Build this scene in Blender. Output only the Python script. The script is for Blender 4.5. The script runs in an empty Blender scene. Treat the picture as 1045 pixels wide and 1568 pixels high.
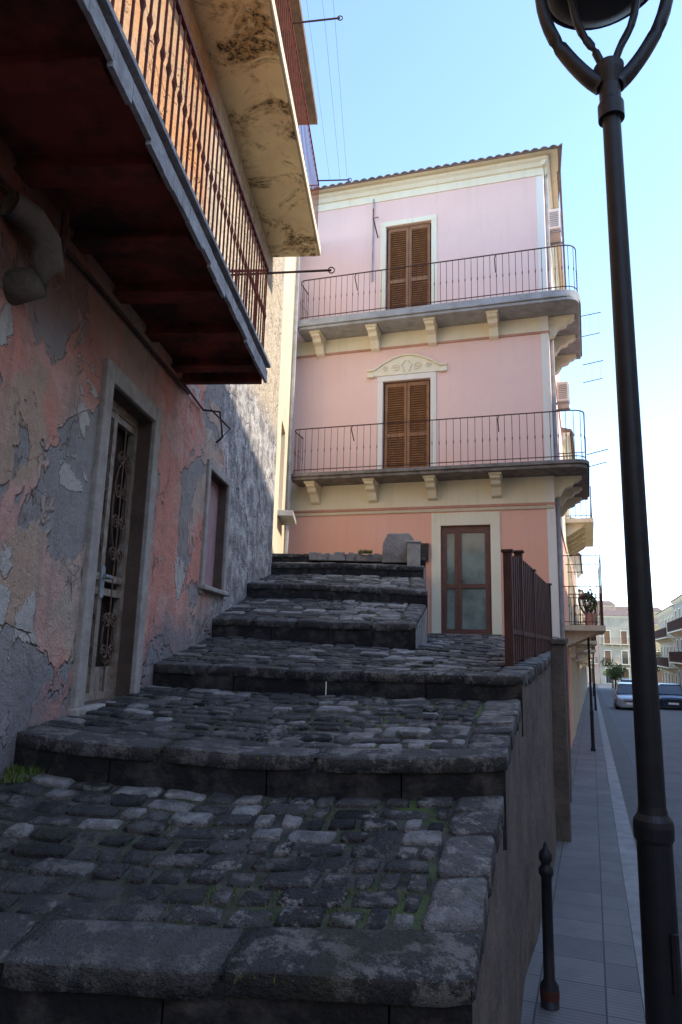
import bpy, math, random
from mathutils import Vector, Matrix, noise as mnoise
random.seed(7)
R = random.random
def U(a,b): return a+(b-a)*R()
scene=bpy.context.scene

# ------------------------------------------------------------------ materials
class M:
    def __init__(s,name,rough=0.85,metal=0.0,spec=0.3):
        s.m=bpy.data.materials.new(name); s.m.use_nodes=True
        s.nt=s.m.node_tree; s.b=s.nt.nodes['Principled BSDF']
        s.b.inputs['Roughness'].default_value=rough
        s.b.inputs['Metallic'].default_value=metal
        s.b.inputs['Specular IOR Level'].default_value=spec
        g=s.nt.nodes.new('ShaderNodeNewGeometry'); s.pos=g.outputs['Position']
    def n(s,t): return s.nt.nodes.new(t)
    def l(s,a,b): s.nt.links.new(a,b)
    def mapped(s,sc):
        m=s.n('ShaderNodeMapping'); m.inputs['Scale'].default_value=sc
        s.l(s.pos,m.inputs['Vector']); return m.outputs[0]
    def noise(s,scale,detail=6,rough=0.6,dist=0.0,vec=None,off=0):
        n=s.n('ShaderNodeTexNoise'); n.inputs['Scale'].default_value=scale
        n.inputs['Detail'].default_value=min(detail,5); n.inputs['Roughness'].default_value=rough
        n.inputs['Distortion'].default_value=dist
        v=vec or s.pos
        if off:
            m=s.n('ShaderNodeMapping'); m.inputs['Location'].default_value=(off,off*1.7,off*.6)
            s.l(v,m.inputs['Vector']); v=m.outputs[0]
        s.l(v,n.inputs['Vector']); return n.outputs['Fac']
    def ramp(s,fac,a,b,ca=(0,0,0),cb=(1,1,1)):
        r=s.n('ShaderNodeValToRGB'); e=r.color_ramp.elements
        e[0].position=a; e[1].position=b
        e[0].color=(*ca,1); e[1].color=(*cb,1)
        s.l(fac,r.inputs[0]); return r.outputs[0]
    def mix(s,fac,a,b,mode='MIX'):
        x=s.n('ShaderNodeMix'); x.data_type='RGBA'; x.blend_type=mode
        for i,v in ((0,fac),(6,a),(7,b)):
            if isinstance(v,(int,float)): x.inputs[i].default_value=v
            elif isinstance(v,tuple): x.inputs[i].default_value=(*v,1)
            else: s.l(v,x.inputs[i])
        return x.outputs[2]
    def math(s,op,a,b=0.0):
        x=s.n('ShaderNodeMath'); x.operation=op
        for i,v in ((0,a),(1,b)):
            if isinstance(v,(int,float)): x.inputs[i].default_value=v
            else: s.l(v,x.inputs[i])
        return x.outputs[0]
    def sep(s):
        x=s.n('ShaderNodeSeparateXYZ'); s.l(s.pos,x.inputs[0]); return x.outputs
    def attr(s,name):
        a=s.n('ShaderNodeAttribute'); a.attribute_name=name
        q=s.n('ShaderNodeSeparateColor'); s.l(a.outputs['Color'],q.inputs[0]); return q.outputs
    def col(s,c):
        if isinstance(c,tuple): s.b.inputs['Base Color'].default_value=(*c,1)
        else: s.l(c,s.b.inputs['Base Color'])
    def bump(s,h,dist=0.01,strength=1.0,chain=None):
        b=s.n('ShaderNodeBump'); b.inputs['Distance'].default_value=dist
        b.inputs['Strength'].default_value=strength; s.l(h,b.inputs['Height'])
        if chain is not None: s.l(chain,b.inputs['Normal'])
        s.l(b.outputs[0],s.b.inputs['Normal']); return b.outputs[0]

def simple(name,c,c2=None,scale=3,rough=0.8,metal=0,bump=0.004,bscale=40,spec=.3,lo=.35,hi=.7):
    m=M(name,rough,metal,spec)
    if c2 is None: c2=tuple(x*.75 for x in c)
    m.col(m.mix(m.ramp(m.noise(scale,4,.65),lo,hi),c,c2))
    if bump>.003: m.bump(m.noise(bscale,3),bump)
    return m.m

def plaster(name,c,c2,stain=(.25,.2,.16),streak=.35,gz=None):
    m=M(name,.9)
    base=m.mix(m.ramp(m.noise(.8,4,.6),.35,.7),c,c2)
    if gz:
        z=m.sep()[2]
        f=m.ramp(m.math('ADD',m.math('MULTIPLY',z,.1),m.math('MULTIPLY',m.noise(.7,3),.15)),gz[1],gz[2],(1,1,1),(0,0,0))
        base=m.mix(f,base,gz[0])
    st=m.ramp(m.noise(1.0,5,.7,0,m.mapped((5,5,.35))),.52,.85)
    base=m.mix(m.math('MULTIPLY',st,streak),base,stain)
    sp=m.ramp(m.noise(9,5,.75),.62,.75)
    base=m.mix(m.math('MULTIPLY',sp,.2),base,stain)
    m.col(base)
    m.bump(m.noise(40,4,.7),.004)
    return m.m

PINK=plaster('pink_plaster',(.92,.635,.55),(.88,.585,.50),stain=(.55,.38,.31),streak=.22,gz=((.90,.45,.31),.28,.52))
CREAM=plaster('cream_plaster',(.90,.82,.63),(.84,.73,.53),streak=.22)
CREAM2=plaster('cream_wall',(.84,.74,.53),(.74,.62,.42),streak=.4)
WHITE=plaster('white_trim',(.88,.81,.72),(.82,.75,.65),streak=.2)
LINE=simple('painted_band',(.64,.33,.24))
SLAB=simple('grey_slab',(.42,.42,.42),(.28,.27,.26),4,bump=.01)
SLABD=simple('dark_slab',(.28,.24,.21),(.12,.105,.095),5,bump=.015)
SHUT=simple('brown_shutter',(.33,.16,.07),(.23,.105,.05),6,.55,bump=0)
DOORB=simple('brown_alu',(.17,.08,.06),(.12,.055,.045),6,.4,bump=0)
IRON=simple('rusty_iron',(.12,.055,.04),(.06,.035,.03),12,.7,.2,bump=0)
IRONR=simple('red_rust_iron',(.24,.055,.03),(.12,.035,.02),14,.75,.1,bump=0)
BLACK=simple('black_paint',(.018,.019,.023),(.028,.029,.033),8,.45,.1,bump=0,spec=.35)
DARK=simple('dark_interior',(.015,.014,.013),bump=0)
BACK=simple('dusty_door_back',(.06,.045,.035),(.03,.022,.018),5,.5,bump=0)
WIRE=simple('wire',(.6,.6,.6),bump=0)
TILE=simple('roof_tile',(.28,.18,.13),(.13,.095,.075),5,.9,bump=.01)
def glassm(name,c=(.1,.12,.12)):
    m=M(name,.06,0,.7); m.col(m.mix(m.ramp(m.noise(1.5,3),.4,.6),c,tuple(x*1.8 for x in c))); return m.m
GLASS=glassm('window_glass',(.14,.17,.15))
GLASSD=glassm('dark_glass',(.02,.022,.025))

def oldwall():
    m=M('peeling_plaster',.92)
    X,Y,Z=m.sep()
    n1=m.noise(.75,5,.6,.4); n3=m.noise(1.0,5,.62,.6,off=3); n4=m.noise(1.9,5,.62,.5,off=17); fine=m.noise(7,5,.72)
    a=m.mix(m.ramp(n1,.46,.54),(.66,.28,.20),(.52,.35,.24))
    a=m.mix(m.ramp(m.noise(1.3,5,.6,.4,off=9),.49,.53),a,(.66,.36,.28))
    yn=m.math('ADD',Y,m.math('MULTIPLY',m.noise(1.6,5,.6,off=5),1.6))
    band=m.math('MULTIPLY',m.ramp(m.math('MULTIPLY',yn,.1),.44,.48),m.ramp(n1,.42,.52))
    a=m.mix(m.math('MULTIPLY',band,.8),a,(.49,.39,.30))
    a=m.mix(m.ramp(n3,.535,.55),a,(.33,.295,.265))
    a=m.mix(m.ramp(n4,.60,.615),a,(.56,.50,.43))
    far=m.ramp(m.math('MULTIPLY',yn,.1),.80,.83)
    a=m.mix(far,a,m.mix(m.ramp(m.noise(4,5,.7,off=2),.42,.58),(.28,.26,.245),(.66,.61,.55)))
    zz=m.math('MULTIPLY',Z,.1)
    up=m.math('MULTIPLY',m.ramp(zz,.246,.25),m.ramp(m.math('MULTIPLY',Y,.1),.60,.66,(1,1,1),(0,0,0)))
    a=m.mix(up,a,m.mix(m.ramp(m.noise(1.5,4,.6),.4,.6),(.66,.31,.12),(.60,.38,.21)))
    up2=m.math('MULTIPLY',m.ramp(zz,.32,.36),m.ramp(m.math('MULTIPLY',Y,.1),.60,.66))
    a=m.mix(up2,a,(.70,.57,.40))
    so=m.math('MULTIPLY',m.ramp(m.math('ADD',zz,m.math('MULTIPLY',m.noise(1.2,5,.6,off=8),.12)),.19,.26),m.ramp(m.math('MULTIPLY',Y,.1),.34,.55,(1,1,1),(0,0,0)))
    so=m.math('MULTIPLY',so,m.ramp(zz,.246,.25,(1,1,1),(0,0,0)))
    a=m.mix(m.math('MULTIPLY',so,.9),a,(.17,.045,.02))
    h=m.math('ADD',m.math('ADD',Z,m.math('MULTIPLY',Y,-.19)),m.math('MULTIPLY',m.noise(1.7,5,.65,off=4),-1.6))
    damp=m.ramp(m.math('MULTIPLY',m.math('ADD',h,3.0),.25),.24,.36,(1,1,1),(0,0,0))
    a=m.mix(m.math('MULTIPLY',damp,.85),a,(.21,.195,.20))
    st=m.ramp(m.noise(1.0,5,.7,0,m.mapped((6,6,.5))),.50,.75)
    a=m.mix(m.math('MULTIPLY',st,.45),a,(.19,.13,.10))
    v=m.n('ShaderNodeTexVoronoi'); v.feature='DISTANCE_TO_EDGE'; v.inputs['Scale'].default_value=.8
    w=m.n('ShaderNodeVectorMath'); w.operation='ADD'; nn=m.n('ShaderNodeTexNoise'); nn.inputs['Scale'].default_value=3; nn.inputs['Detail'].default_value=5
    m.l(m.pos,nn.inputs['Vector']); sc=m.n('ShaderNodeVectorMath'); sc.operation='SCALE'; sc.inputs[3].default_value=.8
    m.l(nn.outputs['Color'],sc.inputs[0]); m.l(m.pos,w.inputs[0]); m.l(sc.outputs[0],w.inputs[1]); m.l(w.outputs[0],v.inputs['Vector'])
    cr=m.math('MULTIPLY',m.ramp(v.outputs['Distance'],.002,.008,(1,1,1),(0,0,0)),m.ramp(m.noise(1.2,3,off=20),.50,.56))
    a=m.mix(m.math('MULTIPLY',cr,.75),a,(.09,.065,.055))
    a=m.mix(m.math('MULTIPLY',m.ramp(fine,.50,.72),.45),a,(.19,.14,.115))
    m.col(a)
    hh=m.math('ADD',m.math('MULTIPLY',m.ramp(n3,.535,.55),-.9),m.math('MULTIPLY',m.ramp(n4,.60,.615),.6))
    hh=m.math('ADD',hh,m.math('MULTIPLY',fine,1.3))
    fr=m.math('MULTIPLY',far,m.math('MULTIPLY',m.noise(7,5,.7,off=6),3.0))
    m.bump(m.math('ADD',hh,fr),.025)
    return m.m
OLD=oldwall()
FRAME=simple('old_stone_frame',(.46,.41,.36),(.30,.255,.215),7,.9,bump=.008)
JAMB=simple('brown_jamb',(.15,.095,.07),(.09,.06,.045),5,.8,bump=.004)
PALEIRON=simple('pale_iron',(.42,.35,.28),(.20,.13,.09),15,.6,.2,bump=0)
SCR=simple('brown_scroll_iron',(.20,.12,.085),(.10,.06,.04),15,.6,.2,bump=0)
PURPLE=simple('faded_purple_shutter',(.44,.27,.27),(.34,.20,.20),7,.8)
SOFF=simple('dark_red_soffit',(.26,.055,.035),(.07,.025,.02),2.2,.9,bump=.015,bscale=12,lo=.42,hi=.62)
def soffit2():
    m=M('mouldy_cream_soffit',.9)
    a=m.mix(m.ramp(m.noise(1.6,4,.6),.4,.65),(.86,.72,.44),(.74,.58,.36))
    n=m.noise(1.7,5,.75,.7,off=3)
    k=m.ramp(n,.49,.60)
    a=m.mix(k,a,m.mix(m.ramp(m.noise(16,5,.75),.42,.56),(.055,.04,.028),(.50,.36,.18)))
    m.col(a); m.bump(m.noise(18,4),.015); return m.m
SOFF2=soffit2()
FASC=simple('chipped_fascia',(.52,.49,.47),(.28,.25,.23),9,.85,bump=.01)

def basalt():
    m=M('basalt_blocks',.78,0,.22)
    t=m.attr('tone')
    d=m.mix(t[0],(.020,.018,.018),(.080,.071,.066))
    w1=m.noise(7,5,.80)
    wear=m.ramp(w1,.505,.58)
    d=m.mix(m.math('MULTIPLY',wear,m.math('MULTIPLY',t[2],.9)),d,(.33,.29,.25))
    lt=m.mix(m.ramp(m.noise(12,4,.7),.35,.65),(.50,.45,.41),(.22,.195,.175))
    d=m.mix(t[1],d,lt)
    d=m.mix(m.math('MULTIPLY',m.ramp(m.noise(2.5,4,.7,off=11),.54,.68),.5),d,(.066,.060,.03))
    m.col(d)
    b1=m.bump(m.noise(10,5,.80),.045)
    m.bump(m.noise(70,3,.7),.009,1,b1)
    return m.m
BAS=basalt()
def mortar():
    m=M('mossy_mortar',.95)
    a=m.mix(m.ramp(m.noise(10,4),.4,.65),(.035,.03,.026),(.10,.085,.07))
    X,Y,Z=m.sep()
    near=m.ramp(X,-.9,.3)
    a=m.mix(m.math('MULTIPLY',m.ramp(m.noise(2.2,4,.65,off=4),.45,.58),m.math('ADD',.2,m.math('MULTIPLY',near,.65))),a,(.085,.12,.028))
    m.col(a); m.bump(m.noise(45,4),.012); return m.m
MORT=mortar()
RISER=simple('riser_stone',(.020,.018,.018),(.085,.073,.065),6,.85,bump=.02,bscale=14,lo=.48,hi=.72)
RETW=simple('retaining_wall_concrete',(.19,.145,.115),(.095,.075,.062),3,.92,bump=.02,bscale=14)
CEM=simple('old_cement',(.36,.32,.29),(.20,.17,.15),4,.92,bump=.02,bscale=12)
GRASS=simple('grass_green',(.10,.15,.03),(.14,.17,.045),10,.8,bump=0)
LEAF=simple('leaf_green',(.06,.11,.03),(.11,.14,.035),3,.7,bump=0)
LEAFY=simple('leaf_yellow',(.25,.24,.05),(.14,.17,.035),3,.7,bump=0)
BARK=simple('bark',(.12,.09,.06))

def pav():
    m=M('pavement_tiles',.8)
    mp=m.n('ShaderNodeMapping'); mp.vector_type='POINT'; mp.inputs['Rotation'].default_value=(0,0,math.radians(20))
    m.l(m.pos,mp.inputs['Vector'])
    b=m.n('ShaderNodeTexBrick'); b.inputs['Scale'].default_value=1; b.offset=0
    b.inputs['Brick Width'].default_value=.4; b.inputs['Row Height'].default_value=.4; b.inputs['Mortar Size'].default_value=.006
    b.inputs['Color1'].default_value=(.22,.20,.19,1); b.inputs['Color2'].default_value=(.17,.155,.15,1); b.inputs['Mortar'].default_value=(.09,.08,.075,1)
    m.l(mp.outputs[0],b.inputs['Vector'])
    b2=m.n('ShaderNodeTexBrick'); b2.offset=0
    b2.inputs['Brick Width'].default_value=.4; b2.inputs['Row Height'].default_value=.04; b2.inputs['Mortar Size'].default_value=.006; b2.inputs['Scale'].default_value=1
    b2.inputs['Color1'].default_value=(1,1,1,1); b2.inputs['Color2'].default_value=(1,1,1,1); b2.inputs['Mortar'].default_value=(.74,.74,.74,1)
    m.l(mp.outputs[0],b2.inputs['Vector'])
    c=m.mix(1.0,b.outputs['Color'],b2.outputs['Color'],'MULTIPLY')
    c=m.mix(m.math('MULTIPLY',m.ramp(m.noise(1.3,5,.7),.42,.7),.65),c,(.10,.09,.08))
    m.col(c); return m.m
PAV=pav()
KERB=simple('kerb_stone',(.33,.31,.29),(.21,.195,.185),5,bump=.006)
GUT=simple('gutter_basalt',(.06,.045,.04),(.10,.085,.075),6,.7,bump=.01)
ROAD=simple('asphalt',(.14,.135,.135),(.10,.095,.095),1.2,.8,bump=.006,bscale=90)
GROUND=simple('ground_earth',(.20,.18,.15),(.13,.12,.10),.6)

# ------------------------------------------------------------------ geometry helpers
class B:
    def __init__(s): s.v=[]; s.f=[]
    def quad(s,a,b,c,d):
        i=len(s.v); s.v+= [tuple(a),tuple(b),tuple(c),tuple(d)]; s.f.append((i,i+1,i+2,i+3))
    def hexa(s,p):
        i=len(s.v); s.v+=[tuple(q) for q in p]
        for f in ((3,2,1,0),(4,5,6,7),(0,1,5,4),(1,2,6,5),(2,3,7,6),(3,0,4,7)): s.f.append(tuple(i+k for k in f))
    def box(s,F,t0,t1,n0,n1,z0,z1):
        s.hexa([F(t0,n0,z0),F(t1,n0,z0),F(t1,n1,z0),F(t0,n1,z0),F(t0,n0,z1),F(t1,n0,z1),F(t1,n1,z1),F(t0,n1,z1)])
    def tube(s,pts,r,k=6,closed=False,radii=None):
        pts=[Vector(p) for p in pts]; n=len(pts); base=len(s.v)
        for i,p in enumerate(pts):
            a=pts[(i-1)%n] if (closed or i>0) else p; b=pts[(i+1)%n] if (closed or i<n-1) else p
            d=(b-a); d=d.normalized() if d.length>1e-9 else Vector((0,0,1))
            ref=Vector((0,0,1)) if abs(d.z)<.9 else Vector((0,1,0))
            u=d.cross(ref).normalized(); w=d.cross(u)
            rr=radii[i] if radii else r
            for j in range(k):
                an=2*math.pi*(j+.5)/k; q=p+u*(rr*math.cos(an))+w*(rr*math.sin(an)); s.v.append(tuple(q))
        m=n if closed else n-1
        for i in range(m):
            for j in range(k):
                a=base+i*k+j; b=base+i*k+(j+1)%k; c=base+((i+1)%n)*k+(j+1)%k; d=base+((i+1)%n)*k+j
                s.f.append((a,b,c,d))
        if not closed:
            s.f.append(tuple(base+j for j in range(k))); s.f.append(tuple(base+(n-1)*k+j for j in range(k)))
    def lathe(s,x,y,prof,k=24):
        base=len(s.v)
        for r,z in prof:
            for j in range(k):
                an=2*math.pi*j/k; s.v.append((x+r*math.cos(an),y+r*math.sin(an),z))
        for i in range(len(prof)-1):
            for j in range(k):
                s.f.append((base+i*k+j,base+i*k+(j+1)%k,base+(i+1)*k+(j+1)%k,base+(i+1)*k+j))
        s.f.append(tuple(base+j for j in range(k))); s.f.append(tuple(base+(len(prof)-1)*k+j for j in range(k)))
    def prism(s,poly,z0,z1):
        i=len(s.v); n=len(poly)
        s.v+=[(p[0],p[1],z0) for p in poly]+[(p[0],p[1],z1) for p in poly]
        s.f.append(tuple(range(i+n-1,i-1,-1))); s.f.append(tuple(range(i+n,i+2*n)))
        for j in range(n): s.f.append((i+j,i+(j+1)%n,i+n+(j+1)%n,i+n+j))
    def extr(s,F,prof,t0,t1):
        i=len(s.v); n=len(prof)
        s.v+=[tuple(F(t0,a,z)) for a,z in prof]+[tuple(F(t1,a,z)) for a,z in prof]
        s.f.append(tuple(range(i+n-1,i-1,-1))); s.f.append(tuple(range(i+n,i+2*n)))
        for j in range(n): s.f.append((i+j,i+(j+1)%n,i+n+(j+1)%n,i+n+j))
    def extrn(s,F,prof,n0,n1):
        i=len(s.v); n=len(prof)
        s.v+=[tuple(F(a,n0,z)) for a,z in prof]+[tuple(F(a,n1,z)) for a,z in prof]
        s.f.append(tuple(range(i+n-1,i-1,-1))); s.f.append(tuple(range(i+n,i+2*n)))
        for j in range(n): s.f.append((i+j,i+(j+1)%n,i+n+(j+1)%n,i+n+j))
    def build(s,name,mat,parent=None,smooth=False,bevel=0):
        me=bpy.data.meshes.new(name); me.from_pydata(s.v,[],s.f); me.update()
        o=bpy.data.objects.new(name,me); scene.collection.objects.link(o)
        if mat: me.materials.append(mat)
        if smooth:
            for p in me.polygons: p.use_smooth=True
        if bevel:
            md=o.modifiers.new('b','BEVEL'); md.width=bevel; md.segments=2; md.limit_method='ANGLE'
        if parent: o.parent=parent
        return o
def empty(name,loc=(0,0,0)):
    e=bpy.data.objects.new(name,None); scene.collection.objects.link(e); e.empty_display_size=.2; return e
def frame(ox,oy,dx,dy):
    l=math.hypot(dx,dy); dx/=l; dy/=l
    def F(t,n,z): return Vector((ox+dx*t+dy*n, oy+dy*t-dx*n, z))
    return F
def wall(b,F,t0,t1,z0,z1,ops,depth=.2,n=0.0,rev=None):
    ts=sorted({t0,t1,*[o[0] for o in ops],*[o[1] for o in ops]}); zs=sorted({z0,z1,*[o[2] for o in ops],*[o[3] for o in ops]})
    for i in range(len(ts)-1):
        for j in range(len(zs)-1):
            tc=(ts[i]+ts[i+1])/2; zc=(zs[j]+zs[j+1])/2
            if any(o[0]<tc<o[1] and o[2]<zc<o[3] for o in ops): continue
            b.quad(F(ts[i],n,zs[j]),F(ts[i+1],n,zs[j]),F(ts[i+1],n,zs[j+1]),F(ts[i],n,zs[j+1]))
    rb=rev or b
    for a,c,d,e in ops:
        m=n-depth
        rb.quad(F(a,n,d),F(a,n,e),F(a,m,e),F(a,m,d)); rb.quad(F(c,n,d),F(c,n,e),F(c,m,e),F(c,m,d))
        rb.quad(F(a,n,e),F(c,n,e),F(c,m,e),F(a,m,e)); rb.quad(F(a,n,d),F(c,n,d),F(c,m,d),F(a,m,d))
def fillet(p,q,r,rad,k=6):
    p,q,r=[Vector(x[:2]) for x in (p,q,r)]
    a=q+(p-q).normalized()*rad; c=q+(r-q).normalized()*rad
    return [tuple((1-u)**2*a+2*u*(1-u)*q+u*u*c) for u in [i/k for i in range(k+1)]]
def railing(path,z0,h,mat,name,parent,sp=.14,r=.008,rt=.014,knob=True):
    b=B(); P=[Vector((p[0],p[1],0)) for p in path]
    b.tube([(p.x,p.y,z0+h) for p in P],rt,4); b.tube([(p.x,p.y,z0+.08) for p in P],rt*.8,4)
    d=0; nxt=0
    for i in range(len(P)-1):
        L=(P[i+1]-P[i]).length
        while nxt<=d+L:
            q=P[i]+(P[i+1]-P[i])*((nxt-d)/L)
            b.tube([(q.x,q.y,z0),(q.x,q.y,z0+h)],r,4)
            if knob: b.tube([(q.x,q.y,z0+h*.45),(q.x,q.y,z0+h*.5),(q.x,q.y,z0+h*.55)],r,4,radii=[r,r*2.2,r])
            nxt+=sp
        d+=L
    return b.build(name,mat,parent)
def shutter(F,t0,t1,z0,z1,n,name,parent,mat=SHUT,pitch=.055):
    b=B(); mid=(t0+t1)/2
    for a,c in ((t0,mid-.006),(mid+.006,t1)):
        w=.06
        b.box(F,a,a+w,n,n+.045,z0,z1); b.box(F,c-w,c,n,n+.045,z0,z1)
        zm=z0+(z1-z0)*.42
        for z in (z0,zm,z1-.09): b.box(F,a+w,c-w,n+.001,n+.044,z,z+.09)
        z=z0+.1
        while z<z1-.1:
            if not (zm-.03<z<zm+.09):
                p=[F(a+w,n+.04,z),F(c-w,n+.04,z),F(c-w,n+.048,z+.008),F(a+w,n+.048,z+.008),F(a+w,n+.004,z+.034),F(c-w,n+.004,z+.034),F(c-w,n+.012,z+.042),F(a+w,n+.012,z+.042)]
                b.hexa(p)
            z+=pitch
    b.box(F,t0,t1,n-.02,n-.005,z0,z1)
    return b.build(name,mat,parent)

def gz(y): return -2.1-.025*(min(max(y,-6),130)-5)

# ------------------------------------------------------------------ pink house
PK=empty('pink_house')
F=frame(2.16,14.5,.956,-.292); C=F(2.35,0,0)
S=frame(C.x,C.y,.342,.94)
TL=-4.0; TR=2.35; ZG=-.3; ZE=11.05
wins=[(-1.32,-.22,3.77,6.03),(-1.3,-.2,7.47,10.0)]
door=(0.0,1.05,.335,2.62)
b=B(); wall(b,F,TL,TR,ZG,ZE,wins+[door],.14)
sw=[(.9,1.7,4.0,6.0),(.9,1.7,7.7,9.9),(4.2,5.1,-2.5,0.0),(1.2,2.1,-2.6,-.2)]
wall(b,S,0,7.5,-3.2,ZE,sw,.14)
b.quad(F(TL,0,ZG),F(TL,-7.4,ZG),F(TL,-7.4,ZE),F(TL,0,ZE)); b.quad(F(TL,-7.4,ZG),S(7.5,0,ZG),S(7.5,0,ZE),F(TL,-7.4,ZE))
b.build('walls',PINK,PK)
b=B()
for w in sw: b.box(S,w[0],w[1],-.2,-.12,w[2],w[3])
b.build('side_openings',SHUT,PK)
for nm,z0,z1 in (('band_low',3.06,3.64),('band_high',6.88,7.22)):
    b=B(); b.box(F,TL,TR+.012,.0015,.012,z0,z1); b.box(S,0,7.5,.0015,.012,z0,z1); b.build(nm,CREAM,PK)
    b=B(); b.box(F,TL,TR+.03,.0,.03,z0-.05,z0-.002); b.box(S,0,7.5,0,.03,z0-.05,z0-.002); b.build(nm+'_line',LINE,PK)
b=B(); b.extr(F,[(0,3.0-.02),(0,2.93),(.04,2.93),(.07,2.98)],TL,TR); b.build('low_cornice',CREAM,PK)
b=B(); b.box(F,TL,TR+.02,.001,.02,10.72,ZE); b.box(S,0,7.5,.001,.02,10.72,ZE)
b.extr(F,[(0,10.9),(.06,10.92),(.10,11.0),(.16,11.04),(.16,11.12),(0,11.12)],TL,TR+.12)
b.extr(S,[(0,10.9),(.06,10.92),(.10,11.0),(.16,11.04),(.16,11.12),(0,11.12)],-.12,7.5)
b.build('eave_cornice',CREAM,PK)
b=B(); b.box(F,2.2,2.362,.0014,.014,-.25,10.7); b.box(S,0,.22,.0012,.014,-2.4,10.7); b.build('corner_strip',WHITE,PK)
b=B(); b.tube([S(.35,.06,-1.8),S(.35,.06,11.0)],.045,8); b.tube([F(-1.62,.03,8.6),F(-1.62,.03,10.8)],.02,6); b.build('downpipes',SLAB,PK)
b=B(); ov=.34
def roofz(d): return 11.14+.28*d
nt=int((TR-TL+.6)/.05)
cols=[]
for i in range(nt+1):
    t=TL-.1+i*.05; ph=abs(math.sin(math.pi*i*.05/.2)); row=[]
    for d in (-ov,1.0,2.5,3.9):
        row.append(F(t,-d,roofz(d+ov)+.055*ph))
    cols.append(row)
for i in range(nt):
    for j in range(3): b.quad(cols[i][j],cols[i+1][j],cols[i+1][j+1],cols[i][j+1])
for i in range(nt):
    a,c=cols[i][0],cols[i+1][0]; dz=Vector((0,0,-.035)); b.quad(a,c,c+dz,a+dz)
b.quad(F(TL,-3.9,12.3),F(TR+.4,-3.9,12.3),F(TR+.4,-7.8,11.1),F(TL,-7.8,11.1))
b.build('roof_tiles',TILE,PK)
b=B(); 
b.box(F,TL,TR+.36,-.5,ov-.04,11.122,11.16)
b.box(S,-.2,7.5,-.5,.30,11.124,11.158)
b.build('eave_board',CREAM2,PK)
b=B(); b.tube([F(TL,ov-.03,11.13),F(TR+.36,ov-.03,11.13)],.022,6); b.tube([F(TR+.36,ov-.03,11.14),S(7.5,.32,11.14)],.03,6); b.build('gutter_pipe',TILE,PK)
for i,w in enumerate(wins):
    shutter(F,w[0]+.04,w[1]-.04,w[2],w[3]-.04,-.09,'shutter_%d'%i,PK)
    b=B(); b.box(F,w[0],w[1],-.16,-.12,w[2],w[3]); b.build('dark_%d'%i,DARK,PK)
    b=B(); k=.13
    b.box(F,w[0]-k,w[0],-.01,.03,w[2],w[3]); b.box(F,w[1],w[1]+k,-.01,.03,w[2],w[3]); b.box(F,w[0]-k,w[1]+k,-.01,.031,w[3]+.001,w[3]+k)
    b.build('surround_%d'%i,WHITE if i==0 else CREAM,PK,bevel=.006)
b=B(); cx=(wins[0][0]+wins[0][1])/2; zb=wins[0][3]+.14
arc=[]
for i in range(25):
    u=-1+i/12; x=cx+u*.92
    z=zb+.02+ (.44*math.cos(u*math.pi/2*.98) if abs(u)<.84 else .125)
    arc.append((x,max(z,zb+.12)))
b.extrn(F,[(cx-.92,zb)]+arc+[(cx+.92,zb)],0,.035)
b.tube([F(x,.05,z) for x,z in arc],.028,6)
b.tube([F(cx-.92,.05,zb),F(cx-.75,.05,zb)],.03,6); b.tube([F(cx+.75,.05,zb),F(cx+.92,.05,zb)],.03,6)
for sgn in (-1,1):
    for c0,rr in ((.25,.10),(.50,.07)):
        b.tube([F(cx+sgn*(c0+rr*(1-k/22)*math.cos(k*.5)),.045,zb+.16+rr*(1-k/22)*math.sin(k*.5)) for k in range(20)],.015,5)
    b.tube([F(cx+sgn*.05,.045,zb+.06),F(cx+sgn*.12,.045,zb+.22),F(cx+sgn*.03,.045,zb+.33)],.018,5)
b.build('arched_pediment',CREAM,PK)
b=B(); t0,t1,z0,z1=door
b.box(F,t0-.2,t0,-.01,.035,z0,z1+.28); b.box(F,t1,t1+.2,-.01,.035,z0,z1+.28); b.box(F,t0,t1,-.01,.034,z1,z1+.279)
b.build('door_surround',CREAM,PK,bevel=.006)
b=B(); m_=(t0+t1)/2
b.box(F,t0,t1,-.12,-.04,z1-.06,z1); b.box(F,t0,t0+.05,-.12,-.04,z0,z1-.06); b.box(F,t1-.05,t1,-.12,-.04,z0,z1-.06)
md=t0+.36
for a,c in ((t0+.05,md),(md+.004,t1-.05)):
    b.box(F,a,a+.07,-.1,-.03,z0+.01,z1-.06); b.box(F,c-.07,c,-.1,-.03,z0+.01,z1-.06)
    for z in (z0+.01,z0+.95,z1-.15): b.box(F,a+.07,c-.07,-.1,-.031,z,z+.09)
b.tube([F(md+.05,-.02,z0+1.1),F(md+.05,.03,z0+1.1),F(md+.16,.03,z0+1.1)],.01,6)
b.build('glazed_door',DOORB,PK)
b=B(); b.box(F,t0,t1,-.075,-.06,z0,z1); b.build('door_glass',GLASS,PK)
b=B(); b.box(F,t0-.2,t1+.2,.0,.1,z0-.12,z0); b.build('door_sill',CEM,PK)
def corner_path(tl,n,s_end,rad):
    a=F(tl,0,0); bb=F(tl,n,0); cc=S(s_end,n,0)
    p=F(0,n,0); d=F(1,n,0)-p; q=S(0,n,0); e=S(1,n,0)-q
    den=d.x*e.y-d.y*e.x; u=((q.x-p.x)*e.y-(q.y-p.y)*e.x)/den; O=p+d*u
    path=[a]+[Vector((*x,0)) for x in fillet(a,bb,O,.18)]+[Vector((*x,0)) for x in fillet(bb,O,cc,rad,8)]+[cc,S(s_end,0,0)]
    return path
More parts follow.
